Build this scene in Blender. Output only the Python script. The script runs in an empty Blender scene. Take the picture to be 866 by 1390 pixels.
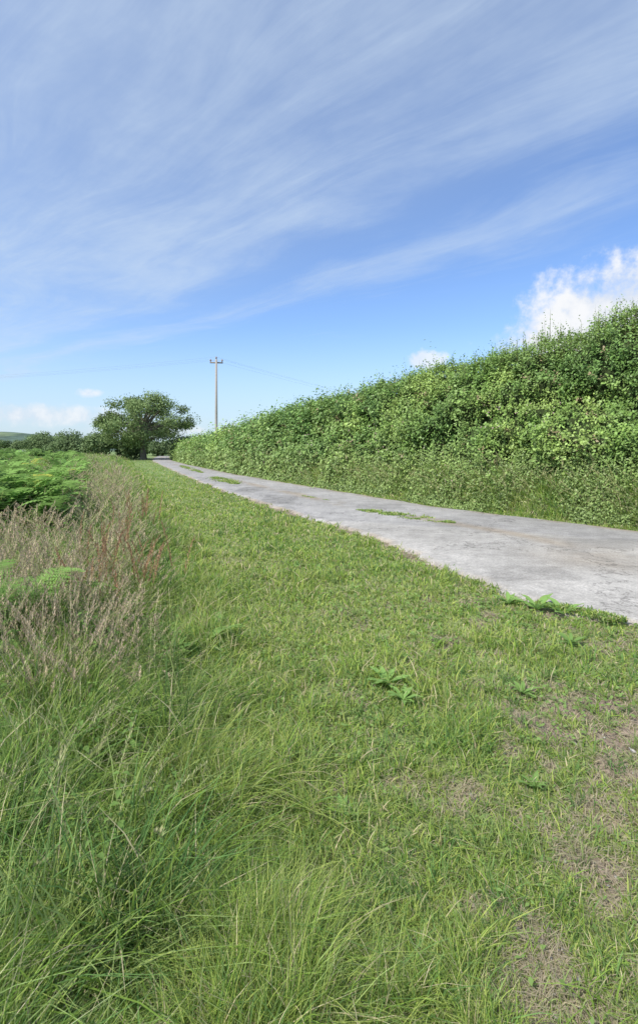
import bpy, math, numpy as np
from mathutils import Vector
rng = np.random.default_rng(7)
scene = bpy.context.scene

# ------------------------------------------------------------------ helpers
_tab = np.random.default_rng(3).random((256,256))
def vnoise(x,y,seed=0):
    x=np.asarray(x,float)+seed*17.3; y=np.asarray(y,float)+seed*31.7
    xi=np.floor(x).astype(int); yi=np.floor(y).astype(int)
    fx=x-xi; fy=y-yi; fx=fx*fx*(3-2*fx); fy=fy*fy*(3-2*fy)
    a=_tab[xi&255,yi&255]; b=_tab[(xi+1)&255,yi&255]; c=_tab[xi&255,(yi+1)&255]; d=_tab[(xi+1)&255,(yi+1)&255]
    return (a*(1-fx)+b*fx)*(1-fy)+(c*(1-fx)+d*fx)*fy
def fbm(x,y,seed=0,o=4):
    s=0;a=.5;t=0
    for i in range(o):
        s=s+a*vnoise(x*2**i,y*2**i,seed+i*5); t+=a; a*=.55
    return s/t
def sstep(a,b,x):
    t=np.clip((x-a)/(b-a),0,1); return t*t*(3-2*t)
def nrm(v): return v/np.maximum(np.linalg.norm(v,axis=-1,keepdims=True),1e-9)

class Acc:
    def __init__(s): s.v=[];s.c=[];s.f=[];s.n=0
    def add(s,v,f,c):
        v=np.asarray(v,float).reshape(-1,3); c=np.broadcast_to(np.asarray(c,float),(len(v),3))
        s.v.append(v); s.c.append(c)
        for ff in (f if isinstance(f,list) else [f]): s.f.append(np.asarray(ff,np.int64)+s.n)
        s.n+=len(v)
    def build(s,name,mat,parent=None,smooth=False):
        v=np.concatenate(s.v); c=np.concatenate(s.c)
        li=np.concatenate([f.ravel() for f in s.f]).astype(np.int32)
        sz=np.concatenate([np.full(len(f),f.shape[1]) for f in s.f])
        st=np.concatenate([[0],np.cumsum(sz)[:-1]]).astype(np.int32)
        me=bpy.data.meshes.new(name)
        me.vertices.add(len(v)); me.vertices.foreach_set('co',v.astype(np.float32).ravel())
        me.loops.add(len(li)); me.loops.foreach_set('vertex_index',li)
        me.polygons.add(len(st)); me.polygons.foreach_set('loop_start',st)
        if smooth: me.polygons.foreach_set('use_smooth',np.ones(len(st),bool))
        me.update(calc_edges=True)
        ca=me.color_attributes.new('Col','FLOAT_COLOR','POINT')
        ca.data.foreach_set('color',np.concatenate([c,np.ones((len(c),1))],1).astype(np.float32).ravel())
        ob=bpy.data.objects.new(name,me); scene.collection.objects.link(ob)
        me.materials.append(mat)
        if parent: ob.parent=parent
        return ob
def empty(name,loc=(0,0,0)):
    e=bpy.data.objects.new(name,None); scene.collection.objects.link(e); e.empty_display_size=.3
    return e

def blades(acc,P,h,w,az,lean,face,croot,ctip):
    N=len(P); ts=[0,.4,.75,1]; ws=[.8,1,.62,0]
    d=np.stack([np.cos(az),np.sin(az),0*az],1); sd=np.stack([-np.sin(face),np.cos(face),0*face],1)
    V=np.zeros((N,7,3)); C=np.zeros((N,7,3)); k=0
    for t,wd in zip(ts,ws):
        c=P+d*(h*lean*t**1.9)[:,None]; c[:,2]+=h*(t-.45*lean*t*t)
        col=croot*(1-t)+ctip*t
        if wd>0:
            V[:,k]=c-sd*(w*wd/2)[:,None]; V[:,k+1]=c+sd*(w*wd/2)[:,None]; C[:,k]=col; C[:,k+1]=col; k+=2
        else: V[:,k]=c; C[:,k]=col
    b=(np.arange(N)*7)[:,None]
    q=np.concatenate([b+np.array([0,1,3,2]),b+np.array([2,3,5,4])]); t3=b+np.array([4,5,6])
    acc.add(V,[q,t3],C.reshape(-1,3))

def leaves(acc,P,n,l,w,col,droop=0.0,fold=0):
    N=len(P); r=rng.normal(size=(N,3)); r[:,2]-=droop
    u=nrm(r-n*np.sum(r*n,1,keepdims=True)); v=np.cross(n,u)
    l=l[:,None]; w=w[:,None]
    V=np.stack([P,P+u*l*.45+v*w/2+n*l*.08,P+u*l,P+u*l*.45-v*w/2+n*l*.08],1)
    acc.add(V,(np.arange(N)*4)[:,None]+np.arange(4),np.repeat(col,4,0))

def tube(acc,pts,rad,n,col):
    pts=np.asarray(pts,float); K=len(pts); T=np.gradient(pts,axis=0); T=nrm(T)
    ref=np.array([0.31,0.2,1.0]) if abs(T[0,2])<.9 else np.array([1.0,.1,0])
    A=nrm(np.cross(T,ref)); B=np.cross(T,A); th=np.linspace(0,2*np.pi,n,endpoint=False)
    V=pts[:,None]+np.asarray(rad)[:,None,None]*(A[:,None]*np.cos(th)[None,:,None]+B[:,None]*np.sin(th)[None,:,None])
    i=np.arange(K-1)[:,None]*n; j=np.arange(n)[None]; j2=(j+1)%n
    f=np.stack([i+j,i+j2,i+n+j2,i+n+j],-1).reshape(-1,4)
    V=V.reshape(-1,3)
    acc.add(V,[f,np.arange(n)[None],((K-1)*n+np.arange(n))[None]],col)

def instances(acc,tv,tf,tc,P,yaw,tilt,sc,tint):
    N=len(P); sc=np.asarray(sc,float)
    if sc.ndim==1: sc=np.repeat(sc[:,None],3,1)
    v=tv[None]*sc[:,None]
    ct,st=np.cos(tilt)[:,None],np.sin(tilt)[:,None]
    x=v[...,0]*ct+v[...,2]*st; z=-v[...,0]*st+v[...,2]*ct; y=v[...,1]
    cy,sy=np.cos(yaw)[:,None],np.sin(yaw)[:,None]
    V=np.stack([x*cy-y*sy,x*sy+y*cy,z],-1)+P[:,None]
    C=tc[None]*tint[:,None]
    off=(np.arange(N)*len(tv))[:,None,None]
    acc.add(V,[(off+f[None]).reshape(-1,f.shape[1]) for f in tf],C.reshape(-1,3))

# ------------------------------------------------------------------ layout functions
LY=np.array([-12,0,3.3,4.3,4.6,4.85,6.5,8.75,12.4,19.3,29.5,44.8,60,75,90])
LX=np.array([16,9.5,6,3.6,2.9,2.33,1.75,1.09,-.58,-3.67,-7.7,-13.6,-19.3,-24.0,-28.])
RY=np.array([-12,0,5,9.7,13.5,19.3,29.5,44.8,60,75,90])
RX=np.array([22,13.2,9.5,6.1,3.3,.45,-4.5,-11.0,-16.9,-21.6,-25.5])
def Lf(y): return np.interp(y,LY,LX)
def Rf(y): return np.interp(y,RY,RX)
BY=np.array([-6,0,1.74,3.8,7.8,21,60,90]); BX=np.array([.9,.15,-.3,-.95,-2.15,-7.2,-22.3,-33])
def Bf(y): return np.interp(y,BY,BX)
def Hh(y): return np.interp(y,[0,5,10,15,21,30,45,60,80],[5.0,4.85,4.66,4.3,3.85,3.25,2.4,2.1,1.9])

def hgt(x,y):
    d=Bf(y)-x
    h=.32*sstep(.3,4,d)*sstep(4,9,y)
    off=np.maximum(Lf(y)-x,x-Rf(y))
    m=sstep(.05,.9,off)
    h=h+m*(.10*(fbm(x*.7,y*.7,1)-.5)+.05*(fbm(x*3,y*3,2,2)-.5))
    h=h-.02*(1-m)
    h=h+.45*sstep(3,7,d)*sstep(9,14,y)*(fbm(x*.22,y*.22,6,3)-.5)
    dist=np.hypot(x,y)
    h=h-sstep(60,400,dist)*3.0*sstep(0,60,d)-sstep(400,2500,dist)*10*sstep(0,60,d)
    return h
def bare(x,y):
    n=.5*fbm(x*1.7,y*1.7,11,3)+.5*fbm(x*6.5,y*6.5,12,3)
    side=sstep(-.3,1.3,x)*sstep(8,3.4,y)
    edge=sstep(.32,.0,np.abs(Lf(y)-x-.05))
    b=sstep(.58-.11*side,.67-.09*side,n)*(.25+.75*side)
    b=np.maximum(b,edge*sstep(.40,.58,fbm(x*3,y*3,21,3)))
    b=b*sstep(-.1,.6,x-Bf(y))
    e2=sstep(.25,0,np.abs(x-Rf(y)-.0))*.8
    return np.clip(np.maximum(b,e2),0,1)

# ------------------------------------------------------------------ materials
def newmat(name):
    m=bpy.data.materials.new(name); m.use_nodes=True; nt=m.node_tree; nt.nodes.clear(); return m,nt
def leafmat(name,trans=.3,gloss=None):
    m,nt=newmat(name); N=nt.nodes; L=nt.links
    a=N.new('ShaderNodeAttribute'); a.attribute_name='Col'
    if gloss is None: p=N.new('ShaderNodeBsdfDiffuse'); L.new(a.outputs['Color'],p.inputs['Color'])
    else:
        p=N.new('ShaderNodeBsdfPrincipled'); p.inputs['Roughness'].default_value=gloss; p.inputs['Specular IOR Level'].default_value=.35
        L.new(a.outputs['Color'],p.inputs['Base Color'])
    t=N.new('ShaderNodeBsdfTranslucent'); mx=N.new('ShaderNodeMixShader'); mx.inputs[0].default_value=trans
    L.new(a.outputs['Color'],t.inputs['Color'])
    o=N.new('ShaderNodeOutputMaterial'); L.new(p.outputs[0],mx.inputs[1]); L.new(t.outputs[0],mx.inputs[2]); L.new(mx.outputs[0],o.inputs[0])
    return m
M_grass=leafmat('grass_blades',.4); M_hedge=leafmat('hedge_leaf',.25,.48); M_tree=leafmat('tree_leaf',.25)
M_dry=leafmat('dry_seed',.3)
def attrmat(name,rough=.9,bump=0.,scale=30,dark=.75):
    m,nt=newmat(name); N=nt.nodes; L=nt.links
    a=N.new('ShaderNodeAttribute'); a.attribute_name='Col'
    tc=N.new('ShaderNodeTexCoord'); n=N.new('ShaderNodeTexNoise'); n.inputs['Scale'].default_value=scale; n.inputs['Detail'].default_value=6
    L.new(tc.outputs['Object'],n.inputs['Vector'])
    mr=N.new('ShaderNodeMapRange'); mr.inputs[1].default_value=.3; mr.inputs[2].default_value=.7; mr.inputs[3].default_value=dark; mr.inputs[4].default_value=2-dark
    L.new(n.outputs[0],mr.inputs[0])
    vm=N.new('ShaderNodeVectorMath'); vm.operation='SCALE'; L.new(a.outputs['Color'],vm.inputs[0]); L.new(mr.outputs[0],vm.inputs['Scale'])
    p=N.new('ShaderNodeBsdfPrincipled'); p.inputs['Roughness'].default_value=rough; p.inputs['Specular IOR Level'].default_value=.15
    L.new(vm.outputs[0],p.inputs['Base Color'])
    if bump:
        b=N.new('ShaderNodeBump'); b.inputs['Strength'].default_value=bump; b.inputs['Distance'].default_value=.02
        L.new(n.outputs[0],b.inputs['Height']); L.new(b.outputs[0],p.inputs['Normal'])
    o=N.new('ShaderNodeOutputMaterial'); L.new(p.outputs[0],o.inputs[0]); return m
M_ground=attrmat('soil_and_turf',.95,.8,30,.6); M_core=attrmat('hedge_inner_shade',1,.3,6,.6)
M_bark=attrmat('bark',.9,.5,12,.7); M_wood=attrmat('weathered_pole_wood',.8,.3,20,.85); M_far=attrmat('far_vegetation',1,0,.05,.7)

# ------------------------------------------------------------------ ground
n=640; u=np.linspace(-1,1,n); a=2.6; b=np.arcsinh(3500/a); g=a*np.sinh(b*u)
gx,gy=np.meshgrid(g,g+3,indexing='xy'); X=gx.ravel(); Y=gy.ravel()
Z=hgt(X,Y)
br=bare(X,Y)[:,None]
nz=fbm(X*.8,Y*.8,5)[:,None]
green=np.array([.21,.245,.095])*(.7+.6*nz)
soil=np.array([.27,.21,.16])*(.7+.6*fbm(X*5,Y*5,9)[:,None])
far=sstep(8,40,np.hypot(X,Y))[:,None]
green=green*(1-far)+np.array([.20,.27,.10])*(.8+.4*fbm(X*.15,Y*.15,8)[:,None])*far
vf=sstep(70,500,np.hypot(X,Y))[:,None]; green=green*(1-vf)+np.array([.14,.20,.09])*(.6+.8*fbm(X*.01,Y*.01,8)[:,None])*vf
col=green*(1-br)+soil*br
acc=Acc(); i=np.arange(n-1); I,J=np.meshgrid(i,i,indexing='ij'); k=(I*n+J).ravel()
acc.add(np.stack([X,Y,Z],1),np.stack([k,k+1,k+n+1,k+n],1),col)
acc.build('ground',M_ground,smooth=True)

# ------------------------------------------------------------------ lane
ys=np.concatenate([np.arange(-12,2,.25),np.arange(2,25,.06),np.arange(25,90,.3)]); K=61; ts=np.linspace(0,1,K)
l=Lf(ys)+.34*(fbm(ys*2.2,ys*0,31)-.5)+.1*(vnoise(ys*9,ys*0,35)-.5); r=Rf(ys)-.12+.26*(fbm(ys*1.6,ys*0+5,33)-.5)
XX=l[:,None]*(1-ts)+r[:,None]*ts; YY=np.repeat(ys[:,None],K,1)
ZZ=.028+.025*(1-(2*ts-1)**4)[None]+.01*(fbm(XX*1.2,YY*1.2,41)-.5)
ZZ[:,0]=-.03; ZZ[:,-1]=-.03
patch=fbm(XX*.55,YY*.55,51,3); streak=fbm(XX*1.3+YY*.5,YY*.25,53)
base=np.array([.42,.395,.36])*(.80+.38*patch)[...,None]
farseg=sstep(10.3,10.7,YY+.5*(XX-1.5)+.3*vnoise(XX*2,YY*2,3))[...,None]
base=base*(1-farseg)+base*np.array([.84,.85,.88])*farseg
rp=np.zeros_like(XX)
for (cx,cy,sx,sy) in ((4.6,8.3,.7,.45),(2.6,6.4,.5,.35),(-1.2,15.5,.5,1.2),(1.6,13.5,.6,.5),(-2.5,19,.5,1.0)):
    q=np.maximum(np.abs(XX-cx)/sx,np.abs(YY-cy)/sy)+.25*(vnoise(XX*4,YY*4,77)-.5); rp=np.maximum(rp,sstep(1.04,.96,q))
base=base*(1-.20*rp[...,None])
ed=np.maximum(sstep(.16,0,ts*(r-l)[:,None]),sstep(.6,0,(1-ts)*(r-l)[:,None]))*sstep(.3,.6,fbm(XX*1.5,YY*1.5,57))
mid=sstep(.5,0,np.abs(ts-.47)*(r-l)[:,None]+.3*(streak-.5))*sstep(.38,.6,fbm(XX*.8,YY*.3,59))*.6
tan=sstep(1.5,0,np.hypot((XX-3.9),(YY-7.3)*1.1))*.8
dm=np.clip(ed*.85+mid+tan*fbm(XX*2,YY*2,61),0,1)[...,None]
rc=base*(1-dm)+np.array([.30,.235,.16])*dm
acc=Acc(); nn=len(ys); I,J=np.meshgrid(np.arange(nn-1),np.arange(K-1),indexing='ij'); k=(I*K+J).ravel()
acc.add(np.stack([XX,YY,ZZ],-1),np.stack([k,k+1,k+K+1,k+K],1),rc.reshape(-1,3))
m,nt=newmat('worn_lane_surface'); N=nt.nodes; L=nt.links
at=N.new('ShaderNodeAttribute'); at.attribute_name='Col'; tc=N.new('ShaderNodeTexCoord')
def noi(s,d=6,r=.6):
    q=N.new('ShaderNodeTexNoise'); q.inputs['Scale'].default_value=s; q.inputs['Detail'].default_value=d; q.inputs['Roughness'].default_value=r; L.new(tc.outputs['Object'],q.inputs['Vector']); return q
n1=noi(38,5,.85); n2=noi(2.2,6); n3=noi(9,6,.7)
def mr(s,a,b,c,d):
    q=N.new('ShaderNodeMapRange'); L.new(s,q.inputs[0]); 
    for i_,v_ in enumerate((a,b,c,d)): q.inputs[i_+1].default_value=v_
    return q.outputs[0]
def mul(a_,b_):
    q=N.new('ShaderNodeMath'); q.operation='MULTIPLY'; L.new(a_,q.inputs[0]); L.new(b_,q.inputs[1]); return q.outputs[0]
vo=N.new('ShaderNodeTexVoronoi'); vo.feature='DISTANCE_TO_EDGE'; vo.inputs['Scale'].default_value=.45
wv=N.new('ShaderNodeVectorMath'); wv.operation='ADD'; sc_=N.new('ShaderNodeVectorMath'); sc_.operation='SCALE'; sc_.inputs['Scale'].default_value=1.8
L.new(n2.outputs['Color'],sc_.inputs[0]); L.new(sc_.outputs[0],wv.inputs[0]); L.new(tc.outputs['Object'],wv.inputs[1]); L.new(wv.outputs[0],vo.inputs['Vector'])
crack=mr(vo.outputs['Distance'],0,.016,.5,1.0)
f=mul(mul(mr(n1.outputs[0],.3,.7,.62,1.38),mr(n2.outputs[0],.3,.7,.82,1.14)),mul(mr(n3.outputs[0],.3,.7,.84,1.16),crack))
vm=N.new('ShaderNodeVectorMath'); vm.operation='SCALE'; L.new(at.outputs['Color'],vm.inputs[0]); L.new(f,vm.inputs['Scale'])
p=N.new('ShaderNodeBsdfPrincipled'); p.inputs['Roughness'].default_value=.9; p.inputs['Specular IOR Level'].default_value=.2; L.new(vm.outputs[0],p.inputs['Base Color'])
bp=N.new('ShaderNodeBump'); bp.inputs['Strength'].default_value=.7; bp.inputs['Distance'].default_value=.01; L.new(n1.outputs[0],bp.inputs['Height']); L.new(bp.outputs[0],p.inputs['Normal'])
o=N.new('ShaderNodeOutputMaterial'); L.new(p.outputs[0],o.inputs[0])
acc.build('country_lane',m,smooth=True)
acc=Acc(); r=np.exp(rng.uniform(np.log(1.2),np.log(22),16000)); th_=np.radians(rng.uniform(-30,42,16000)); x=r*np.sin(th_); y=r*np.cos(th_)
kk=((np.abs(x-Lf(y))<.14)|((bare(x,y)>.6)&(rng.random(len(x))<.35))|(np.abs(x-Rf(y)+.25)<.2)); x,y,r=x[kk],y[kk],r[kk]
oct_=np.array([[1,0,0],[0,1,0],[-1,0,0],[0,-1,0],[0,0,.7],[0,0,-.7]],float); ofc=np.array([[0,1,4],[1,2,4],[2,3,4],[3,0,4],[1,0,5],[2,1,5],[3,2,5],[0,3,5]])
S=rng.gamma(3,.0018,len(x))*np.clip(r/5,1,2.2)+.002
instances(acc,oct_,[ofc],np.full((6,3),.33)*np.array([1,.95,.88]),np.stack([x,y,hgt(x,y)+.004+.02*((x>Lf(y))&(x<Rf(y)))],1),rng.uniform(0,6.28,len(x)),rng.uniform(-.4,.4,len(x)),np.stack([S*rng.uniform(.7,1.5,len(x)),S,S*.8],1),rng.uniform(.6,1.5,(len(x),1))*np.ones((1,3)))
acc.build('loose_gravel',M_ground)

# ------------------------------------------------------------------ grass colours
PAL=np.array([[.285,.43,.085],[.45,.54,.15],[.20,.35,.11],[.37,.48,.17],[.68,.60,.38]])
def gcol(x,y,straw=.07):
    N=len(x); pn=fbm(x*.9,y*.9,71,3)
    w=np.stack([1+0*pn,.2+1.9*pn,1.3-1.3*pn,.7+0*pn,straw*4*(.4+1.2*pn)],1); w=np.clip(w,.02,9); c=np.cumsum(w,1); c/=c[:,-1:]
    k=(rng.random((N,1))>c).sum(1)
    t=PAL[k]*(rng.uniform(.75,1.25,N)[:,None]); return t
def polar(N,r0,r1,a0=-42,a1=42,pw=0.):
    r=np.exp(rng.uniform(np.log(r0),np.log(r1),N)); th=np.radians(rng.uniform(a0,a1,N))
    return r*np.sin(th),r*np.cos(th),r
def tufts(acc,cx,cy,nb,h0,w0,spread,leanm,dark=1.):
    n_=len(cx); rep=np.repeat(np.arange(n_),nb); m_=len(rep)
    x=cx[rep]+rng.normal(0,spread,m_); y=cy[rep]+rng.normal(0,spread,m_); rr=np.hypot(x,y)
    hs_=(h0*rng.uniform(.6,1.3,n_))[rep]*rng.uniform(.5,1.15,m_)
    tc_=(PAL[rng.integers(0,4,n_)]*rng.uniform(.75,1.15,(n_,1)))[rep]*rng.uniform(.8,1.2,(m_,1))*dark
    st_=rng.random(m_)<.07; tc_[st_]=PAL[4]
    blades(acc,np.stack([x,y,hgt(x,y)-.01],1),hs_,np.maximum(w0*rng.uniform(.6,1.4,m_),.0015*rr),rng.uniform(0,6.28,m_),np.clip(rng.gamma(3,leanm/3,m_),.1,1.7),rng.uniform(0,3.14,m_),tc_*.7,tc_)  # tuft roots coloured darker for occlusion at the base

# ------------------------------------------------------------------ short verge grass
acc=Acc()
x,y,r=polar(470000,1.0,75)
k=(x>Bf(y)-.25)&(x<Lf(y)+.12*rng.random(len(x))); x,y,r=x[k],y[k],r[k]
bb=bare(x,y); thin=sstep(.35,.6,fbm(x*3.1,y*3.1,23,3)); k=rng.random(len(x))>np.maximum(bb*.88,.45*thin*sstep(8,3,y)); x,y,r,bb=x[k],y[k],r[k],bb[k]
tl=sstep(.7,-.2,x-Bf(y)); tuft=sstep(.5,.72,fbm(x*2.3,y*2.3,81,3))
h=(rng.gamma(5,.0085,len(x))+.012)*(1-.5*bb)*(1+1.1*tuft)*(1+2.2*tl); h=np.clip(h,.015,.34)
w=np.clip(.0019*r,.0030,.035)*rng.uniform(.6,1.4,len(x))
ct=gcol(x,y,.09); cr=ct*np.array([.85,.8,.75])  # cr: root colour darkened to imitate occlusion between the blades
P=np.stack([x,y,hgt(x,y)-.005],1)
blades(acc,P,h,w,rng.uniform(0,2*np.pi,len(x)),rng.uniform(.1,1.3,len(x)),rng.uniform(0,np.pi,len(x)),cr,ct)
x,y,r=polar(110000,1.0,9); bb=bare(x,y); k=(x>Bf(y))&(x<Lf(y)+.1)&(bb+.25*rng.random(len(x))>.23); x,y,r=x[k],y[k],r[k]; N_=len(x)
blades(acc,np.stack([x,y,hgt(x,y)+.004],1),rng.uniform(.02,.06,N_),np.clip(.0014*r,.002,.01),rng.uniform(0,6.28,N_),rng.uniform(.9,1.8,N_),rng.uniform(0,3.14,N_),np.tile([.42,.35,.24],(N_,1)),np.tile([.55,.48,.34],(N_,1)))
def strip(p0,p1,wd,N,hh):
    t=rng.random(N); q=rng.normal(0,1,N)*wd*(np.sin(t*np.pi)**.6*.8+.1)
    d=np.array(p1)-np.array(p0); nn_=np.array([-d[1],d[0]])/np.hypot(*d)
    x=p0[0]+d[0]*t+nn_[0]*q; y=p0[1]+d[1]*t+nn_[1]*q
    k=fbm(x*2.2,y*2.2,91,2)>.38; x,y=x[k],y[k]; N=len(x); rr=np.hypot(x,y)
    ct=gcol(x,y,.1); blades(acc,np.stack([x,y,0*x+.03],1),rng.uniform(.3,1,N)*hh,np.clip(.0022*rr,.004,.03),rng.uniform(0,6.28,N),rng.uniform(.2,1.1,N),rng.uniform(0,3.14,N),ct*.7,ct)  # darker root colour paints in occlusion low in the strip
strip((2.75,10.5),(.95,12.9),.15,5600,.09); strip((-3.4,21.5),(-5.6,27),.22,4200,.12); strip((-7,31),(-11.5,43),.2,3000,.12); strip((.3,15.0),(-.6,16.6),.06,700,.06)
strip((2.2,5.2),(2.75,4.62),.07,1500,.07)
x,y,r=polar(900,1.2,14); k=(x>Bf(y)+.1)&(x<Lf(y)-.05); tufts(acc,x[k],y[k],26,.11,.0035,.025,.8)
acc.build('verge_grass',M_grass)

# ------------------------------------------------------------------ tall meadow grass (left)
acc=Acc()
x,y,r=polar(340000,1.05,85,-48,6)
d=Bf(y)-x; k=(d>-.12+.5*(fbm(x*2,y*2,14)-.5)); x,y,r,d=x[k],y[k],r[k],d[k]
N_=len(x); cl=fbm(x*1.6,y*1.6,15,3)
h=(.12+.38*sstep(0,.9,d))*(.35+1.25*cl)*rng.uniform(.45,1.3,N_)
w=np.clip(.0022*r,.0036,.05)*rng.uniform(.5,1.7,N_)
ct=gcol(x,y,.12)*np.array([.90,.96,.95]); cr=ct*.65  # roots of tall blades painted darker, as if occluded
az=(fbm(x*1.1,y*1.1,17,2)*14)+rng.normal(0,1.5,N_)
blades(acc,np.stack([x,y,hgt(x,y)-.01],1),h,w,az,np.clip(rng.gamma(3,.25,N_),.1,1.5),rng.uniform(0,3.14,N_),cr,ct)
x,y,r=polar(620,1.5,14,-46,4); k=(x<Bf(y)-.05); tufts(acc,x[k],y[k],55,.50,.0058,.04,.9,.88)
acc.build('tall_grass',M_grass)

# ------------------------------------------------------------------ seed heads
def seed_template(nq,spread,z0,col_p,col_s,sw=.0015,Lq=.018,wq=.0022,bend=.16):
    V=[];C=[];F=[]
    zs=[0,.35,.7,.9,1.0]; xs=[0,.02*bend/.16,.07*bend/.16,.12*bend/.16,bend]
    for z,xx in zip(zs,xs):
        V+= [[xx,-sw*(1.2-z*.6),z],[xx,sw*(1.2-z*.6),z]]; C+=[col_s]*2
    for i in range(4): F.append([2*i,2*i+1,2*i+3,2*i+2])
    rr=np.random.default_rng(5)
    for q in range(nq):
        t=z0+(1-z0)*(q+.5)/nq; cx=np.interp(t,zs,xs); s=spread*math.sin(math.pi*((t-z0)/(1-z0)*.85+.12))*rr.uniform(.4,1.1)
        th=rr.uniform(0,6.28); ox,oy=math.cos(th)*s,math.sin(th)*s; b0=len(V)
        wx,wy=-math.sin(th)*wq,math.cos(th)*wq
        V+=[[cx+ox*.25,oy*.25,t-.01],[cx+ox*.7+wx,oy*.7+wy,t+Lq*.4],[cx+ox,oy,t+Lq],[cx+ox*.7-wx,oy*.7-wy,t+Lq*.4]]
        f_=rr.uniform(.75,1.2); C+=[[c*f_ for c in col_p]]*4; F.append([b0,b0+1,b0+2,b0+3])
    return np.array(V),[np.array(F)],np.array(C)
acc=Acc()
tA=seed_template(46,.022,.72,(.56,.44,.32),(.40,.44,.20)); tB=seed_template(34,.0055,.86,(.56,.52,.30),(.38,.43,.18),bend=.3)
tC=seed_template(46,.020,.74,(.44,.43,.23),(.36,.42,.17),bend=.25)
for tpl,NN,sd_,lo in ((tA,13000,1,3.0),(tB,5200,2,1.6),(tC,5000,3,1.8)):
    x,y,r=polar(NN,lo,70,-46,2); d=Bf(y)-x
    dens=sstep(.0,.8,d)*sstep(.30,.62,fbm(x*.6,y*.6,60+sd_)); k=rng.random(len(x))<dens; x,y,r,d=x[k],y[k],r[k],d[k]; N_=len(x)
    H_=rng.uniform(.42,.80,N_)*(.5+.5*sstep(0,1,d)); fat=np.clip(r/3.2,1,6)**.85
    instances(acc,*tpl,np.stack([x,y,hgt(x,y)],1),rng.uniform(0,6.28,N_),rng.normal(.08,.12,N_),np.stack([1+.4*(fat-1),fat,H_],1),rng.uniform(.7,1.25,(N_,1))*np.array([1,1,1]))
x,y,r=polar(3600,3.6,50,-30,44); k=(np.abs(x-Rf(y)-.5)<.5)|((x>Bf(y)-.2)&(x<Bf(y)+.9)); x,y,r=x[k],y[k],r[k]; N_=len(x)
fat=np.clip(r/3.6,1,6)**.75
instances(acc,*tC,np.stack([x,y,hgt(x,y)],1),rng.uniform(0,6.28,N_),rng.normal(.0,.08,N_),np.stack([.6*fat,.6*fat,np.where(x>Rf(y),rng.uniform(.6,1.1,N_),rng.uniform(.18,.34,N_))],1),rng.uniform(.8,1.2,(N_,1))*np.array([1,1,.95]))
acc.build('grass_seed_heads',M_dry)
acc=Acc(); tS=seed_template(80,.02,.5,(.46,.28,.17),(.36,.26,.14),.002,.014,.004,.1)
cs=[(-1.75,4.4),(-1.95,5.0),(-2.2,5.6),(-1.5,4.9),(-2.9,8.2),(-2.6,6.6),(-3.4,9.5)]
for cx,cy in cs:
    N_=10; x=cx+rng.normal(0,.16,N_); y=cy+rng.normal(0,.2,N_)
    instances(acc,*tS,np.stack([x,y,hgt(x,y)],1),rng.uniform(0,6.28,N_),rng.normal(.05,.1,N_),np.stack([np.full(N_,1.3)]*2+[rng.uniform(.55,.9,N_)],1),rng.uniform(.7,1.2,(N_,1))*np.array([1,1,1]))
acc.build('sorrel_plants',M_dry)

# ------------------------------------------------------------------ bracken
def frond(npin,nleaf):
    V=[];F=[];C=[]; rr=np.random.default_rng(9)
    def P(t): return np.array([t*.95, 0, .55*t-.75*t*t*t+.12*t])
    for i in range(6):
        a_,b_=P(i/6),P((i+1)/6); k0=len(V); w_=.006
        V+=[a_+[0,-w_,0],a_+[0,w_,0],b_+[0,w_*.7,0],b_+[0,-w_*.7,0]]; C+=[[.26,.32,.10]]*4; F.append([k0,k0+1,k0+2,k0+3])
    for i in range(npin):
        t=.22+.78*(i+.3)/npin; Lp=.36*(1-((t-.22)/.8)**1.3)*min(1,.55+(t-.22)*4)+.02
        for s in (-1,1):
            o=P(t); dr=np.array([.38,s*.92,-.12+rr.normal(0,.05)]); dr/=np.linalg.norm(dr)
            g_=rr.uniform(.8,1.2); c=[.22*g_,.36*g_,.10*g_]
            if nleaf==0:
                sd_=np.array([.92,-s*.38,0])*.035; k0=len(V)
                V+=[o,o+dr*Lp*.4+sd_,o+dr*Lp,o+dr*Lp*.4-sd_]; C+=[c]*4; F.append([k0,k0+1,k0+2,k0+3])
            else:
                for q in range(nleaf):
                    u_=(q+.4)/nleaf; ll=.055*(1-u_)**.7*Lp/.3+.008; oo=o+dr*Lp*u_; oo[2]-=.05*u_*u_*Lp
                    for s2 in (-1,1):
                        e=np.array([.92,-s*.38,0])*s2+dr*.45; e/=np.linalg.norm(e); pr=dr*.010
                        k0=len(V); V+=[oo-pr,oo+e*ll*.5-pr,oo+e*ll,oo+e*ll*.4+pr]; C+=[c]*4; F.append([k0,k0+1,k0+2,k0+3])
    return np.array(V,float),[np.array(F)],np.array(C)
fN=frond(13,8); fF=frond(12,0)
acc=Acc()
def bracken(xs_,ys_,tpl,smin,smax,lift,brown=.03):
    hn=.45+1.1*sstep(.3,.7,fbm(xs_*.5,ys_*.5,107,3))
    ctn=(.65+.7*fbm(xs_*.6,ys_*.6,109,3))[:,None]
    for _ in range(5):
        N_=len(xs_); S=rng.uniform(smin,smax,N_)
        P=np.stack([xs_+rng.normal(0,.05,N_),ys_+rng.normal(0,.05,N_),hgt(xs_,ys_)+lift*hn*rng.uniform(.3,1,N_)],1)
        instances(acc,*tpl,P,rng.uniform(0,6.28,N_),rng.uniform(-.75,.05,N_),S,ctn*rng.uniform(.65,1.35,(N_,1))*np.array([1,1,1])*np.where(rng.random((N_,1))<brown,np.array([[1.5,1.0,.8]]),1))
N_=14; bracken(-2.15+rng.normal(0,.22,N_),3.25+rng.normal(0,.35,N_),fN,.45,.65,.28,0)
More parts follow.
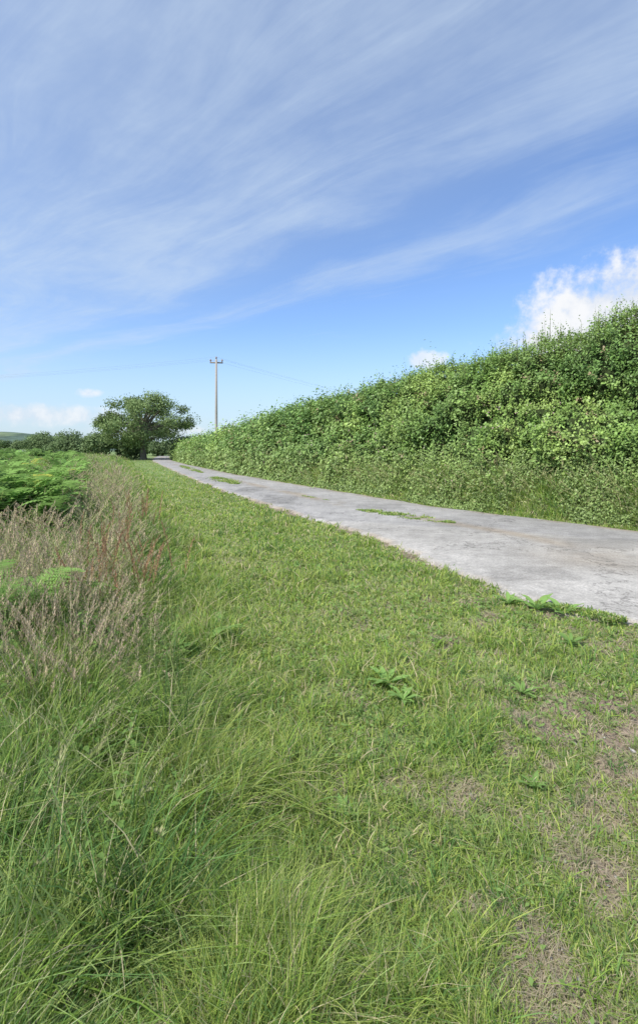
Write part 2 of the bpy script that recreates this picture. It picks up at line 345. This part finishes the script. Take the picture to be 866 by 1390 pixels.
N_=5; bracken(-1.5+rng.normal(0,.15,N_),2.15+rng.normal(0,.2,N_),fN,.3,.45,.2,0)
x,y,r=polar(6500,8.5,48,-50,-12); d=Bf(y)-x; k=(d>1.9+.14*(y-8)*.4)&(fbm(x*.35,y*.35,101)>.46); x,y=x[k],y[k]; bracken(x[:1500],y[:1500],fF,.5,.95,.40)
acc.build('bracken_patch',M_grass)

# ------------------------------------------------------------------ nettles among the grass
def nettle():
    V=[];F=[];C=[]; 
    V+=[[-.004,0,0],[.004,0,0],[.002,0,1],[-.002,0,1]]; C+=[[.25,.30,.13]]*4; F.append([0,1,2,3])
    for w_ in range(8):
        z=.2+.78*w_/7; Ln=.14*(1-.55*w_/7)
        for s in (0,1):
            az=w_*1.57+s*3.14+.3*math.sin(w_*7); c_,s_=math.cos(az),math.sin(az); k0=len(V)
            prof=[.1,.75,1,.7,.05]
            for q,pw in enumerate(prof):
                t=q/4; R=Ln*(.15+t*.85); zz_=z+.25*Ln*t-.55*Ln*t*t
                for m_ in (-1,0,1): V.append([R*c_-m_*s_*Ln*.27*pw,R*s_+m_*c_*Ln*.27*pw,zz_+abs(m_)*.012*pw]); C.append([.20,.32,.09])
            for q in range(4):
                for m_ in (0,1): a_=k0+q*3+m_; F.append([a_,a_+1,a_+4,a_+3])
    return np.array(V),[np.array(F)],np.array(C)
nt_=nettle(); acc=Acc()
for cx,cy,n_,hh in ((-.85,1.75,10,.42),(-1.05,2.1,10,.46),(-1.5,2.7,10,.54),(-1.3,3.4,9,.48),(-2.4,4.6,14,.58),(-3.3,6.2,18,.62),(-1.75,3.1,9,.5),(-2.9,7.4,16,.58),(-4.6,8.6,18,.7)):
    x=cx+rng.normal(0,.14*math.sqrt(cy/2),n_); y=cy+rng.normal(0,.16*math.sqrt(cy/2),n_); S=rng.uniform(.7,1.15,n_)*hh
    instances(acc,*nt_,np.stack([x,y,hgt(x,y)],1),rng.uniform(0,6.28,n_),rng.normal(0,.15,n_),np.stack([S*1.1,S*1.1,S],1),rng.uniform(.7,1.3,(n_,1))*np.ones((1,3)))
acc.build('nettle_plants',M_grass)

# ------------------------------------------------------------------ broad-leaved docks
def dock():
    V=[];F=[];C=[]; rr=np.random.default_rng(2)
    for j in range(9):
        az=j*2.4; Ln=rr.uniform(.6,1); up=rr.uniform(.4,1.1); prof=[.12,.5,.85,1,.8,.45,.05]; k0=len(V)
        for q,pw in enumerate(prof):
            t=q/6; rad_=Ln*t*math.cos(up*(1-t*.6)); z=Ln*(math.sin(up)*t-.5*t*t*up*.6); w_=.15*pw*Ln
            c_,s_=math.cos(az),math.sin(az)
            for m_,dz in ((-1,.05),(0,0),(1,.05)):
                V.append([rad_*c_-m_*w_*s_,rad_*s_+m_*w_*c_,z+dz*pw+.02*math.sin(q*2+m_)])
                g_=1.15 if m_==0 else 1; C.append([.25,.37*g_,.11*g_])
        for q in range(6):
            for m_ in (0,1): a_=k0+q*3+m_; F.append([a_,a_+1,a_+4,a_+3])
    return np.array(V),[np.array(F)],np.array(C)
dk=dock()
spots=[(-.98,3.96,.32),(-.85,4.2,.26),(-1.1,3.75,.26),(.45,3.4,.15),(.52,3.2,.12),(2.15,5.1,.22),(2.35,4.95,.2),(1.95,5.3,.16),(2.05,4.2,.13),(-.95,1.75,.24),(-.7,1.6,.18),(-1.15,1.9,.24),(.75,2.75,.08),(-.45,1.55,.15),(1.3,3.3,.1),(1.0,2.4,.07),(2.5,3.9,.1),(.1,2.2,.08)]
for i_,(a_,b_,s_) in enumerate(spots[:]):
    acc=Acc(); instances(acc,*dk,np.array([[a_,b_,float(hgt(np.array([a_]),np.array([b_]))[0])+.01]]),np.array([i_*1.3]),np.array([.05]),np.array([s_*1.25]),np.ones((1,3))*rng.uniform(.9,1.3))
    acc.build('dock_plant',M_grass)
acc=Acc(); x,y,r=polar(30000,1.1,9); k=(x>Bf(y))&(x<Lf(y)); x,y,r=x[k],y[k],r[k]; k=(fbm(x*1.9,y*1.9,121)>.52)|(rng.random(len(x))<.08); x,y,r=x[k],y[k],r[k]; N_=len(x)
nn_=nrm(np.stack([rng.normal(0,.35,N_),rng.normal(0,.35,N_),np.ones(N_)],1)); l_=rng.uniform(.012,.035,N_)*np.clip(r/3,.8,2)
leaves(acc,np.stack([x,y,hgt(x,y)+rng.uniform(.01,.05,N_)],1),nn_,l_,l_*.6,np.array([.24,.36,.11])*rng.uniform(.7,1.25,(N_,1)))
acc.build('clover_patch',M_grass)

# ------------------------------------------------------------------ hedge
hy=np.linspace(-3,88,900); hx=Rf(hy)+.45
hx=np.convolve(np.pad(hx,12,'edge'),np.ones(25)/25,'valid')
tx,ty=np.gradient(hx),np.gradient(hy); tl_=np.hypot(tx,ty); tx,ty=tx/tl_,ty/tl_; s_arc=np.concatenate([[0],np.cumsum(np.hypot(np.diff(hx),np.diff(hy)))])
D=2.3
def hprof(s,a):
    bx=np.interp(s,s_arc,hx); by=np.interp(s,s_arc,hy); nx=np.interp(s,s_arc,ty); ny=-np.interp(s,s_arc,tx)
    H=Hh(by)*(.985+.05*(fbm(s*.8,s*0,131,3)-.5)*2)
    sa=np.maximum(np.sin(a),0)**.40
    z=H*sa; d=D*(1-np.cos(a))/2+.24*z*(a<1.57)+.24*H*sa**.2*(a>=1.57)
    nd=-np.cos(a)*1.0; nz=np.sin(a)**2.5*1.3+.15; m_=np.hypot(nd,nz); nd/=m_; nz/=m_
    lump=(fbm(s*.6,z*.9+a*1.5,133,3)-.5)*.95+(fbm(s*2.0,z*2.0+a*3,135,3)-.5)*.95
    lump=lump*np.clip(z/1.2,.25,1)*np.clip(H/4,.4,1)
    dd=d+nd*lump; zz=z+nz*lump*.45
    P=np.stack([bx+nx*dd,by+ny*dd,zz],-1); Nn=np.stack([nx*nd,ny*nd,nz+0*nx],-1)
    return P,Nn,zz,H,lump
hedge=empty('hedge')
ss=np.concatenate([np.arange(0,45,.22),np.arange(45,s_arc[-1],.5)]); aa=np.concatenate([[0.0],np.linspace(.0008,.02,5),np.linspace(.03,.25,8),np.linspace(.3,2.8,26),[3.05,3.13]])
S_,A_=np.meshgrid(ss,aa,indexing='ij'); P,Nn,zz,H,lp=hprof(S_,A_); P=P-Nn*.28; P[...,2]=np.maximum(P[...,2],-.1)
cc=np.array([.035,.050,.018])+(np.array([.22,.27,.10])-np.array([.035,.050,.018]))*sstep(1.3,.5,zz)[...,None]  # solid core painted dark for shade in leaf gaps, pale green bank below
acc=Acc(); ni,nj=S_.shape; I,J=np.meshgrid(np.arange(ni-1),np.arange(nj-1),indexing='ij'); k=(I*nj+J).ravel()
acc.add(P,np.stack([k,k+1,k+nj+1,k+nj],1),cc.reshape(-1,3)); acc.build('painted_shade_core',M_core,hedge)
aT=np.concatenate([[0],np.geomspace(1e-4,.05,60),np.linspace(.052,2.75,400)]); zT=4*np.sin(aT)**.40; dT=D*(1-np.cos(aT))/2+.24*zT; arc=np.concatenate([[0],np.cumsum(np.hypot(np.diff(zT),np.diff(dT)))]); arc/=arc[-1]
def samp(N,amin=0):
    mid=(s_arc[1:]+s_arc[:-1])/2; dist=np.hypot(np.interp(mid,s_arc,hx),np.interp(mid,s_arc,hy)); w=np.diff(s_arc)/dist**1.75; w/=w.sum()
    i=rng.choice(len(mid),N,p=w); s=mid[i]+rng.uniform(-.5,.5,N)*.12; a=np.interp(rng.random(N),arc,aT); return s,a,dist[i]
NT=42000; s,a,dist=samp(NT); P,Nn,zz,H,lp=hprof(s,a)
gap=fbm(s*3.2,zz*3.2+a,137,3); k=rng.random(NT)<.40+.60*sstep(.34,.50,gap); s,a,dist,P,Nn,zz,H=[q[k] for q in (s,a,dist,P,Nn,zz,H)]; NT=len(s)
KL=11
tw=.6*Nn+rng.normal(0,.5,(NT,3)); tw[:,2]+=.45; tw=nrm(tw)
tlen=rng.gamma(4,.062,NT)*np.clip(dist/14,.9,2.2)
P0=P-Nn*rng.uniform(.02,.24,(NT,1))
sp=fbm(s*.35,zz*.6,141,3); sp2=fbm(s*1.4,zz*1.4,143,3)
cA=np.array([.17,.28,.062]); cB=np.array([.31,.42,.11]); cC=np.array([.12,.22,.07])
m1=sstep(.38,.66,sp2)[:,None]; m2=sstep(.42,.6,sp)[:,None]
tc_=cA*(1-m1)+cB*m1; tc_=tc_*(1-.45*m2)+cC*.45*m2; tc_=tc_*rng.uniform(.7,1.35,(NT,1))
brn=rng.random((NT,1))<.02; tc_=np.where(brn,np.array([[.34,.27,.15]]),tc_)
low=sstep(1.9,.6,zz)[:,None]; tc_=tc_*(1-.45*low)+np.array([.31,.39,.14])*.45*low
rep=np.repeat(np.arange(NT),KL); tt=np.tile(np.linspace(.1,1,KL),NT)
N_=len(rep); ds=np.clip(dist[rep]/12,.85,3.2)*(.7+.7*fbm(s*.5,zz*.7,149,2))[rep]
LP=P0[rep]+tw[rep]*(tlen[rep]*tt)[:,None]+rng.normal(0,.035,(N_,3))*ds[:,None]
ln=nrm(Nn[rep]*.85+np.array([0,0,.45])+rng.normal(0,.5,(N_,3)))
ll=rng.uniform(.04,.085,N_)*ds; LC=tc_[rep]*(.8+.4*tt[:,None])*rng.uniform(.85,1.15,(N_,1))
acc=Acc(); LP[:,2]=np.maximum(LP[:,2],.02)
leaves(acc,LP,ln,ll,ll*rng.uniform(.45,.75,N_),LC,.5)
NS=2400; s,a,dist=samp(NS); a=rng.uniform(.7,1.9,NS); P,Nn,zz,H,lp=hprof(s,a); K2=16
tw=nrm(np.stack([rng.normal(0,.25,NS),rng.normal(0,.25,NS),np.ones(NS)],1)); tlen=rng.gamma(2.3,.10,NS)+.05
rep=np.repeat(np.arange(NS),K2); tt=np.tile(np.linspace(0,1,K2),NS); N_=len(rep); ds=np.clip(dist[rep]/12,.85,3)
LP=P[rep]+tw[rep]*(tlen[rep]*tt)[:,None]+rng.normal(0,.022,(N_,3))*(1.3-tt)[:,None]
ll=rng.uniform(.035,.07,N_)*ds*(1.15-.5*tt)
leaves(acc,LP,nrm(rng.normal(0,1,(N_,3))+np.array([-.4,-.3,.5])),ll,ll*.6,np.array([.24,.35,.09])*rng.uniform(.7,1.3,(N_,1)))
acc.build('foliage',M_hedge,hedge)
acc=Acc()
blades(acc,P-np.array([0,0,.15]),tlen+.12,np.full(NS,.012),rng.uniform(0,6.28,NS),np.full(NS,.05),rng.uniform(0,3.14,NS),np.tile([.14,.12,.07],(NS,1)),np.tile([.20,.21,.09],(NS,1)))
acc.build('shoots',M_grass,hedge)
acc=Acc(); s,a,dist=samp(7200); P,Nn,zz,H,lp=hprof(s,a); k=(zz>.5)&(zz<H*.6)&(fbm(s*.8,zz*.9,151)>.60); P,Nn,dist=P[k][:450],Nn[k][:450],dist[k][:450]; N_=len(P)
ll=rng.uniform(.03,.05,N_)*np.clip(dist/12,1,2)
leaves(acc,P+Nn*.2,nrm(Nn+rng.normal(0,.3,(N_,3))),ll,ll*.9,np.where(rng.random((N_,1))<.6,np.array([[.55,.38,.36]]),np.array([[.58,.54,.42]])))
acc.build('blossom',M_dry,hedge)

# ------------------------------------------------------------------ hedge foot weeds
acc=Acc(); N_=80000
mid=(s_arc[1:]+s_arc[:-1])/2; dist=np.hypot(np.interp(mid,s_arc,hx),np.interp(mid,s_arc,hy)); w=np.diff(s_arc)/dist**1.8; w/=w.sum()
i_=rng.choice(len(mid),N_,p=w); s=mid[i_]+rng.uniform(-.06,.06,N_); dd=rng.uniform(-.50,.30,N_); dist=dist[i_]
bx=np.interp(s,s_arc,hx); by=np.interp(s,s_arc,hy); nx=np.interp(s,s_arc,ty); ny=-np.interp(s,s_arc,tx)
x=bx+nx*dd; y=by+ny*dd; k=x>Rf(y)-.12+.35*(fbm(s*1.5,s*0,161)-.5); x,y,s,dd,dist,nx,ny=[q[k] for q in (x,y,s,dd,dist,nx,ny)]; N_=len(x)
cl=fbm(s*1.3,dd*3,163,3); h=(.05+.42*sstep(-.5,.2,dd))*(.2+1.5*cl)*rng.uniform(.5,1.3,N_)
z0=np.clip((dd+.2)*1.7,0,.8); ct=gcol(x,y,.16)*rng.uniform(.9,1.2,(N_,1))
az=rng.uniform(0,6.28,N_)
blades(acc,np.stack([x,y,z0-.01],1),h,np.clip(.0011*dist,.007,.05)*rng.uniform(.6,1.4,N_),az,np.clip(rng.gamma(4,.2,N_),.1,1.5),rng.uniform(0,3.14,N_),ct*.85,ct)  # bank blades get occlusion painted in as darker roots
acc.build('hedge_bank_grass',M_grass)
acc=Acc(); n_=1100; i_=rng.choice(len(mid),n_,p=w); s=mid[i_]; dd=rng.uniform(-.3,.2,n_); bx=np.interp(s,s_arc,hx); by=np.interp(s,s_arc,hy); nx=np.interp(s,s_arc,ty); ny=-np.interp(s,s_arc,tx); rr_=np.hypot(bx,by)
fat=np.clip(rr_/3.6,1,6)**.65
instances(acc,*tC,np.stack([bx+nx*dd,by+ny*dd,np.clip(dd+.15,0,1)*1.5],1),rng.uniform(0,6.28,n_),rng.normal(.1,.15,n_),np.stack([fat,fat,rng.uniform(.5,1.2,n_)*(.4+fbm(s*.8,s*0,165,2))],1),rng.uniform(.9,1.3,(n_,1))*np.array([1,1,.95]))
acc.build('hedge_bank_seed_heads',M_dry)
acc=Acc()
NW=9000; i_=rng.choice(len(mid),NW,p=w); s=mid[i_]; dd=rng.uniform(-.34,.35,NW); k=fbm(s*.7,dd*2,167,3)>.40; s,dd,i_=s[k],dd[k],i_[k]; NW=len(s); bx=np.interp(s,s_arc,hx); by=np.interp(s,s_arc,hy); nx=np.interp(s,s_arc,ty); ny=-np.interp(s,s_arc,tx); dist=np.hypot(bx,by)
hW=rng.uniform(.2,.9,NW)*(.4+fbm(s*1.1,s*0,171,2))*sstep(-.6,.25,dd); rep=np.repeat(np.arange(NW),14); tt=np.tile(np.linspace(.15,1,14),NW); N_=len(rep)
LP=np.stack([bx+nx*dd,by+ny*dd,np.clip((dd+.15)*1.9,0,1)],1)[rep]; LP[:,2]+=hW[rep]*tt; LP+=rng.normal(0,.055,(N_,3)); LP[:,2]=np.maximum(LP[:,2],.04); ll=rng.uniform(.035,.085,N_)*np.clip(dist[rep]/13,.8,3)
leaves(acc,LP,nrm(rng.normal(0,.5,(N_,3))+np.array([-.7,-.5,.6])),ll,ll*.5,(np.array([.27,.37,.12])*rng.uniform(.6,1.3,(NW,1)))[rep],.6)
acc.build('nettle_bed',M_hedge)

# ------------------------------------------------------------------ oak tree & other trees
def tree(name,cx,cy,z0,W,Ht,seed,nclump=75,leafN=420,ls=.24,low=.18):
    rr=np.random.default_rng(seed); e=empty(name)
    acc=Acc(); bz=hgt(np.array([cx]),np.array([cy]))[0]-.1+z0; O=np.array([cx,cy,bz])
    bc=(.17,.145,.11); th=Ht*.27
    lean=rr.normal(0,.25,2)
    tp=np.array([O,O+[0,0,th*.15],O+[lean[0]*.4,lean[1]*.4,th*.6],O+[lean[0],lean[1],th],O+[lean[0]*1.4,lean[1]*1.4,Ht*.6]])
    r0=Ht*.042; tube(acc,tp,[r0*1.5,r0*1.05,r0*.9,r0*.8,r0*.35],10,bc)
    cen=[];rad=[]
    zc=Ht*(low+(1-low)*.42); 
    for i in range(nclump):
        v=rr.normal(size=3); v/=np.linalg.norm(v); q=rr.uniform(.35,1.0)**.6
        p=np.array([v[0]*W*.5*q,v[1]*W*.5*q, v[2]*(Ht*(1-low)*.56)*q if v[2]>0 else v[2]*Ht*(1-low)*.40*q])*np.array([.88,.88,.9])
        cen.append(O+[0,0,zc]+p); rad.append(W*rr.uniform(.05,.11))
    cen=np.array(cen); rad=np.array(rad)
    for i in range(0,nclump,2):
        st=tp[3]*(1-(i%5)/6)+tp[4]*((i%5)/6); mdl=(st+cen[i])/2+[0,0,.06*Ht*rr.uniform(-.3,1)]
        tt=np.linspace(0,1,6)[:,None]; pts=st*(1-tt)**2+2*mdl*tt*(1-tt)+cen[i]*tt**2
        tube(acc,pts,np.linspace(r0*.42,r0*.07,6),5,bc)
    acc.build('trunk_and_limbs',M_bark,e,smooth=True)
    acc=Acc(); rep=np.repeat(np.arange(nclump),leafN); n_=len(rep)
    v=nrm(rr.normal(size=(n_,3))); q=rr.random(n_)**.45; sh=1+.35*rr.normal(size=n_)*.5
    P=cen[rep]+v*(rad[rep]*q*sh)[:,None]*np.array([1.25,1.25,.75])
    nn_=nrm(v*.7+[0,0,.5]+rr.normal(size=(n_,3))*.5); ll=ls*rr.uniform(.6,1.3,n_)
    tint=rr.uniform(.7,1.3,(nclump,1)); C=(np.array([.21,.28,.115])*tint)[rep]*rr.uniform(.8,1.2,(n_,1))
    leaves(acc,P,nn_,ll,ll*.65,C,.3); acc.build('crown',M_tree,e)
tree('oak_tree',-22.4,66,0,13.1,9.1,4,85,360)
acc=Acc()
def bush(cx,cy,W,Hh_,seed,c=(.16,.22,.10),nl=2600,ls=.35):
    rr=np.random.default_rng(seed); nc=14; bz=hgt(np.array([cx]),np.array([cy]))[0]
    ang=rr.uniform(0,6.28,nc); q=rr.uniform(0,.75,nc)*W/2; cen=np.stack([cx+np.cos(ang)*q,cy+np.sin(ang)*q,bz+Hh_*rr.uniform(.2,.78,nc)],1); rad=Hh_*rr.uniform(.18,.32,nc)
    rep=rr.integers(0,nc,nl); v=nrm(rr.normal(size=(nl,3))); P=cen[rep]+v*(rad[rep]*rr.random(nl)**.35)[:,None]*np.array([1.3,1.3,.95])
    l_=ls*rr.uniform(.6,1.3,nl); leaves(acc,P,nrm(v+[0,0,.5]+rr.normal(size=(nl,3))*.4),l_,l_*.7,np.array(c)*rr.uniform(.7,1.3,(nc,1))[rep])
bl=[(-30,72,5,3.6),(-27.5,74,4,3.8),(-35,80,6,3.4),(-40,84,6,3.0),(-45,92,8,4.4),(-52,98,9,4.0),(-60,108,10,4.2),(-56,105,8,4.8),(-68,112,10,3.0),(-25.5,70,4,2.6),(-18.4,72,5,3.4),(-16.0,76,5,3.2),(-20.5,78,6,3.5),(-75,120,12,2.6),
 (-28,92,6,2.8),(-30.5,96,6,3.2),(-26,94,6,3.0),(-33,98,6,3.4),(-24,93,5,3.0)]
for i_,(a_,b_,w_,h_) in enumerate(bl): bush(a_,b_,w_,h_,200+i_)
acc.build('distant_trees',M_tree)
acc=Acc()
for i_ in range(30):
    yy_=rng.uniform(16,50); dd_=rng.uniform(2.5,14); bush(Bf(yy_)-dd_-yy_*.05,yy_,rng.uniform(1.2,2.6),rng.uniform(.7,1.3),300+i_,(.20,.31,.10),900,.14)
acc.build('bramble_scrub',M_grass)

# ------------------------------------------------------------------ distant hill
acc=Acc(); n=260; xs_=np.linspace(-2600,900,n); rows=[]
cols=[]
for j,(yy_,k_) in enumerate([(1500,0),(1600,.3),(1700,.55),(1800,.75),(1900,.88),(2000,.97),(2100,1.0),(2500,.8)]):
    zz_=-14+k_*(50+30*fbm(xs_*.002,xs_*0+j*.05,181,3))*sstep(-500,-1500,xs_)+k_*10+k_*5*vnoise(xs_*.03,xs_*0+j,187)
    rows.append(np.stack([xs_,np.full(n,yy_)+0*xs_,zz_],1))
    fld=(fbm(xs_*.01,xs_*0+j*1.3,183,2)>.5)[:,None]
    cc=np.where(fld,np.array([[.17,.22,.12]]),np.array([[.09,.13,.095]]))*(.8+.4*fbm(xs_*.05,xs_*0+j,185,2))[:,None]; cols.append(cc)
I,J=np.meshgrid(np.arange(7),np.arange(n-1),indexing='ij'); k=(I*n+J).ravel()
acc.add(np.array(rows),np.stack([k,k+1,k+n+1,k+n],1),np.concatenate(cols)); acc.build('distant_hill',M_far,smooth=True)

# ------------------------------------------------------------------ utility poles and wires
def pole(px,py,H,yaw):
    e=empty('utility_pole'); wc=(.36,.33,.30)
    a=Acc(); tube(a,[[px,py,-.3],[px,py,H*.5],[px,py,H]],[.125,.105,.085],14,wc); a.build('post',M_wood,e,smooth=True)
    a=Acc(); c,s=math.cos(yaw),math.sin(yaw)
    def box(o,d,hx,hy,hz,colr):
        ax=np.array([c,s,0]);ay=np.array([-s,c,0]);az_=np.array([0,0,1.]); o=np.array([px,py,H])+ax*o[0]+ay*o[1]+az_*o[2]
        V=[o+ax*i*hx+ay*j*hy+az_*k_*hz for i in (-1,1) for j in (-1,1) for k_ in (-1,1)]
        a.add(V,[np.array([[0,1,3,2],[4,6,7,5],[0,4,5,1],[2,3,7,6],[0,2,6,4],[1,5,7,3]])],colr)
    box((0,.13,-.25),0,.52,.045,.05,(.25,.22,.19)); a.build('crossarm',M_wood,e)
    a=Acc(); tops=[]
    for o_ in (-.46,0,.46):
        q=np.array([px+c*o_-s*.13,py+s*o_+c*.13,H-.20]); 
        if o_==0: q=np.array([px,py,H])
        tube(a,[q,q+[0,0,.06],q+[0,0,.08],q+[0,0,.14],q+[0,0,.16],q+[0,0,.24]],[.03,.03,.07,.08,.05,.03],8,(.28,.2,.16)); tops.append(q+[0,0,.2])
    a.build('insulators',M_wood,e); return e,tops
e1,t1=pole(-8.35,42,8.75,math.radians(8)); 
e2,t2=pole(-72,60,8.9,math.radians(95)); e3,t3=pole(30,112,9.0,math.radians(-40))
a=Acc()
for i_ in range(3):
    for q in (t2,t3):
        t=np.linspace(0,1,24)[:,None]; p_=t1[i_]*(1-t)+q[i_]*t; p_[:,2]-=(4*.8*t*(1-t))[:,0]; tube(a,p_,np.full(24,.0035),4,(.22,.22,.22))
a.build('wires',M_wood,e1)

# ------------------------------------------------------------------ world
SE=math.radians(49); SR=math.radians(-132)
w=bpy.data.worlds.new('World'); scene.world=w; w.use_nodes=True; nt=w.node_tree; nt.nodes.clear(); N=nt.nodes; L=nt.links
def setin(sock,v):
    if isinstance(v,(int,float)): sock.default_value=v
    else: L.new(v,sock)
def M(op,a,b=0.0,c=None,clamp=False):
    q=N.new('ShaderNodeMath'); q.operation=op; q.use_clamp=clamp; setin(q.inputs[0],a); setin(q.inputs[1],b)
    if c is not None: setin(q.inputs[2],c)
    return q.outputs[0]
def comb(x,y,z=0.0):
    q=N.new('ShaderNodeCombineXYZ'); setin(q.inputs[0],x); setin(q.inputs[1],y); setin(q.inputs[2],z); return q.outputs[0]
def NZ(v,s,d=6,r=.55,dist=0):
    q=N.new('ShaderNodeTexNoise'); L.new(v,q.inputs['Vector']); q.inputs['Scale'].default_value=s; q.inputs['Detail'].default_value=d; q.inputs['Roughness'].default_value=r; q.inputs['Distortion'].default_value=dist; return q.outputs[0]
def SS(x,a,b,c=0.,d=1.):
    q=N.new('ShaderNodeMapRange'); q.interpolation_type='SMOOTHSTEP'; setin(q.inputs[0],x)
    for i_,v_ in enumerate((a,b,c,d)): q.inputs[i_+1].default_value=v_
    return q.outputs[0]
def MIX(f,a,b,bt='MIX'):
    q=N.new('ShaderNodeMix'); q.data_type='RGBA'; q.blend_type=bt; setin(q.inputs['Factor'],f)
    for nm,v in (('A',a),('B',b)):
        s_=[k_ for k_ in q.inputs if k_.name==nm and k_.type=='RGBA'][0]
        if isinstance(v,tuple): s_.default_value=(*v,1)
        else: L.new(v,s_)
    return [k_ for k_ in q.outputs if k_.type=='RGBA'][0]
tc=N.new('ShaderNodeTexCoord'); sp_=N.new('ShaderNodeSeparateXYZ'); L.new(tc.outputs['Generated'],sp_.inputs[0]); dx,dy,dz=sp_.outputs
sky=N.new('ShaderNodeTexSky'); sky.sky_type='NISHITA'; sky.sun_disc=False; sky.sun_elevation=SE; sky.sun_rotation=SR; sky.air_density=1.0; sky.dust_density=.6; sky.ozone_density=2.0
zc=M('MAXIMUM',dz,.025); px_=M('DIVIDE',dx,zc); py_=M('DIVIDE',dy,zc)
uu=M('ADD',M('MULTIPLY',px_,-.74),M('MULTIPLY',py_,.67)); vv=M('ADD',M('MULTIPLY',px_,.67),M('MULTIPLY',py_,.74))
wp=M('SUBTRACT',NZ(comb(M('MULTIPLY',uu,.35),M('MULTIPLY',vv,.7)),1.0,2),.5)
vw=M('ADD',vv,M('MULTIPLY',wp,1.1))
nA=NZ(comb(M('MULTIPLY',uu,.34),M('MULTIPLY',vw,1.5)),1.7,5,.6,.5)
nB=NZ(comb(M('MULTIPLY',uu,.75),M('MULTIPLY',vw,3.4),3.0),2.6,5,.65,.3)
nC=NZ(comb(px_,py_,7.),1.6,5,.65)
def band(v0,wd): return M('SUBTRACT',1.,M('DIVIDE',M('ABSOLUTE',M('SUBTRACT',vw,v0)),wd),clamp=True)
cover=SS(vw,1.7,3.2,.11,-.08)
bias=M('ADD',cover,M('ADD',M('MULTIPLY',band(2.35,.30),.15),M('ADD',M('MULTIPLY',band(1.55,.35),.08),M('MULTIPLY',band(1.95,.25),-.13))))
base_=M('ADD',M('ADD',M('MULTIPLY',nA,.45),M('MULTIPLY',nB,.25)),M('MULTIPLY',nC,.30))
cir=SS(M('ADD',base_,bias),.45,.88)
veil=SS(vw,2.8,.3,.02,.34)
el=M('ARCSINE',dz); azm=M('ARCTAN2',dx,dy)
hz=SS(el,.0,.24,.72,.0)
cirf=M('MULTIPLY',M('ADD',M('MULTIPLY',cir,.52),veil),SS(el,.02,.14,.25,1.))
graded=MIX(1.0,sky.outputs[0],(.98,1.14,1.40),'MULTIPLY')
c1=MIX(hz,graded,(4.0,5.0,5.9))
c2=MIX(cirf,c1,(4.2,5.05,6.1))
dn=M('SUBTRACT',NZ(tc.outputs['Generated'],9.,6,.6),.5); dn2=M('SUBTRACT',NZ(tc.outputs['Generated'],38.,4,.6),.5)
def blob(a0,e0,ra,re,k1,k2,soft=.35):
    q=M('ADD',M('POWER',M('DIVIDE',M('SUBTRACT',azm,a0),ra),2.),M('POWER',M('DIVIDE',M('SUBTRACT',el,e0),re),2.))
    q=M('ADD',q,M('ADD',M('MULTIPLY',dn,k1),M('MULTIPLY',dn2,k2))); return SS(q,1.+soft*.5,1.-soft)
cum=blob(.62,.165,.29,.15,1.6,1.2,.5)
for args in ((.205,.165,.036,.017,1.5,4.0,1.0),(-.50,.055,.15,.018,2.5,3.,1.3),(-.42,.095,.02,.008,1,4,1.2),(-.33,.03,.10,.012,2.,3.,1.3)):
    cum=M('MAXIMUM',cum,M('MULTIPLY',blob(*args),.75))
shade=SS(M('ADD',dn,M('MULTIPLY',dn2,.6)),-.16,.16)
c3=MIX(cum,c2,MIX(shade,(6.3,6.4,6.6),(5.0,5.4,6.1)))
bg=N.new('ShaderNodeBackground'); bg.inputs['Strength'].default_value=.15; L.new(c3,bg.inputs['Color']); ow=N.new('ShaderNodeOutputWorld'); L.new(bg.outputs[0],ow.inputs[0])

sd=bpy.data.lights.new('sun','SUN'); sd.energy=5; sd.angle=math.radians(.5); sd.color=(1,.955,.88); so=bpy.data.objects.new('sun',sd); scene.collection.objects.link(so)
sv=Vector((math.sin(SR)*math.cos(SE),math.cos(SR)*math.cos(SE),math.sin(SE))); so.rotation_euler=sv.to_track_quat('Z','Y').to_euler(); so.location=(0,-5,20)

cd=bpy.data.cameras.new('camera'); co=bpy.data.objects.new('camera',cd); scene.collection.objects.link(co)
co.location=(0,0,1.6); co.rotation_euler=(math.radians(90),0,0)
cd.sensor_fit='VERTICAL'; cd.sensor_height=36; cd.sensor_width=36; cd.lens=36*700/1390; cd.shift_y=-(695-607)/1390
cd.clip_start=.05; cd.clip_end=10000
scene.camera=co
scene.view_settings.view_transform='Standard'; scene.view_settings.look='None'; scene.view_settings.exposure=0
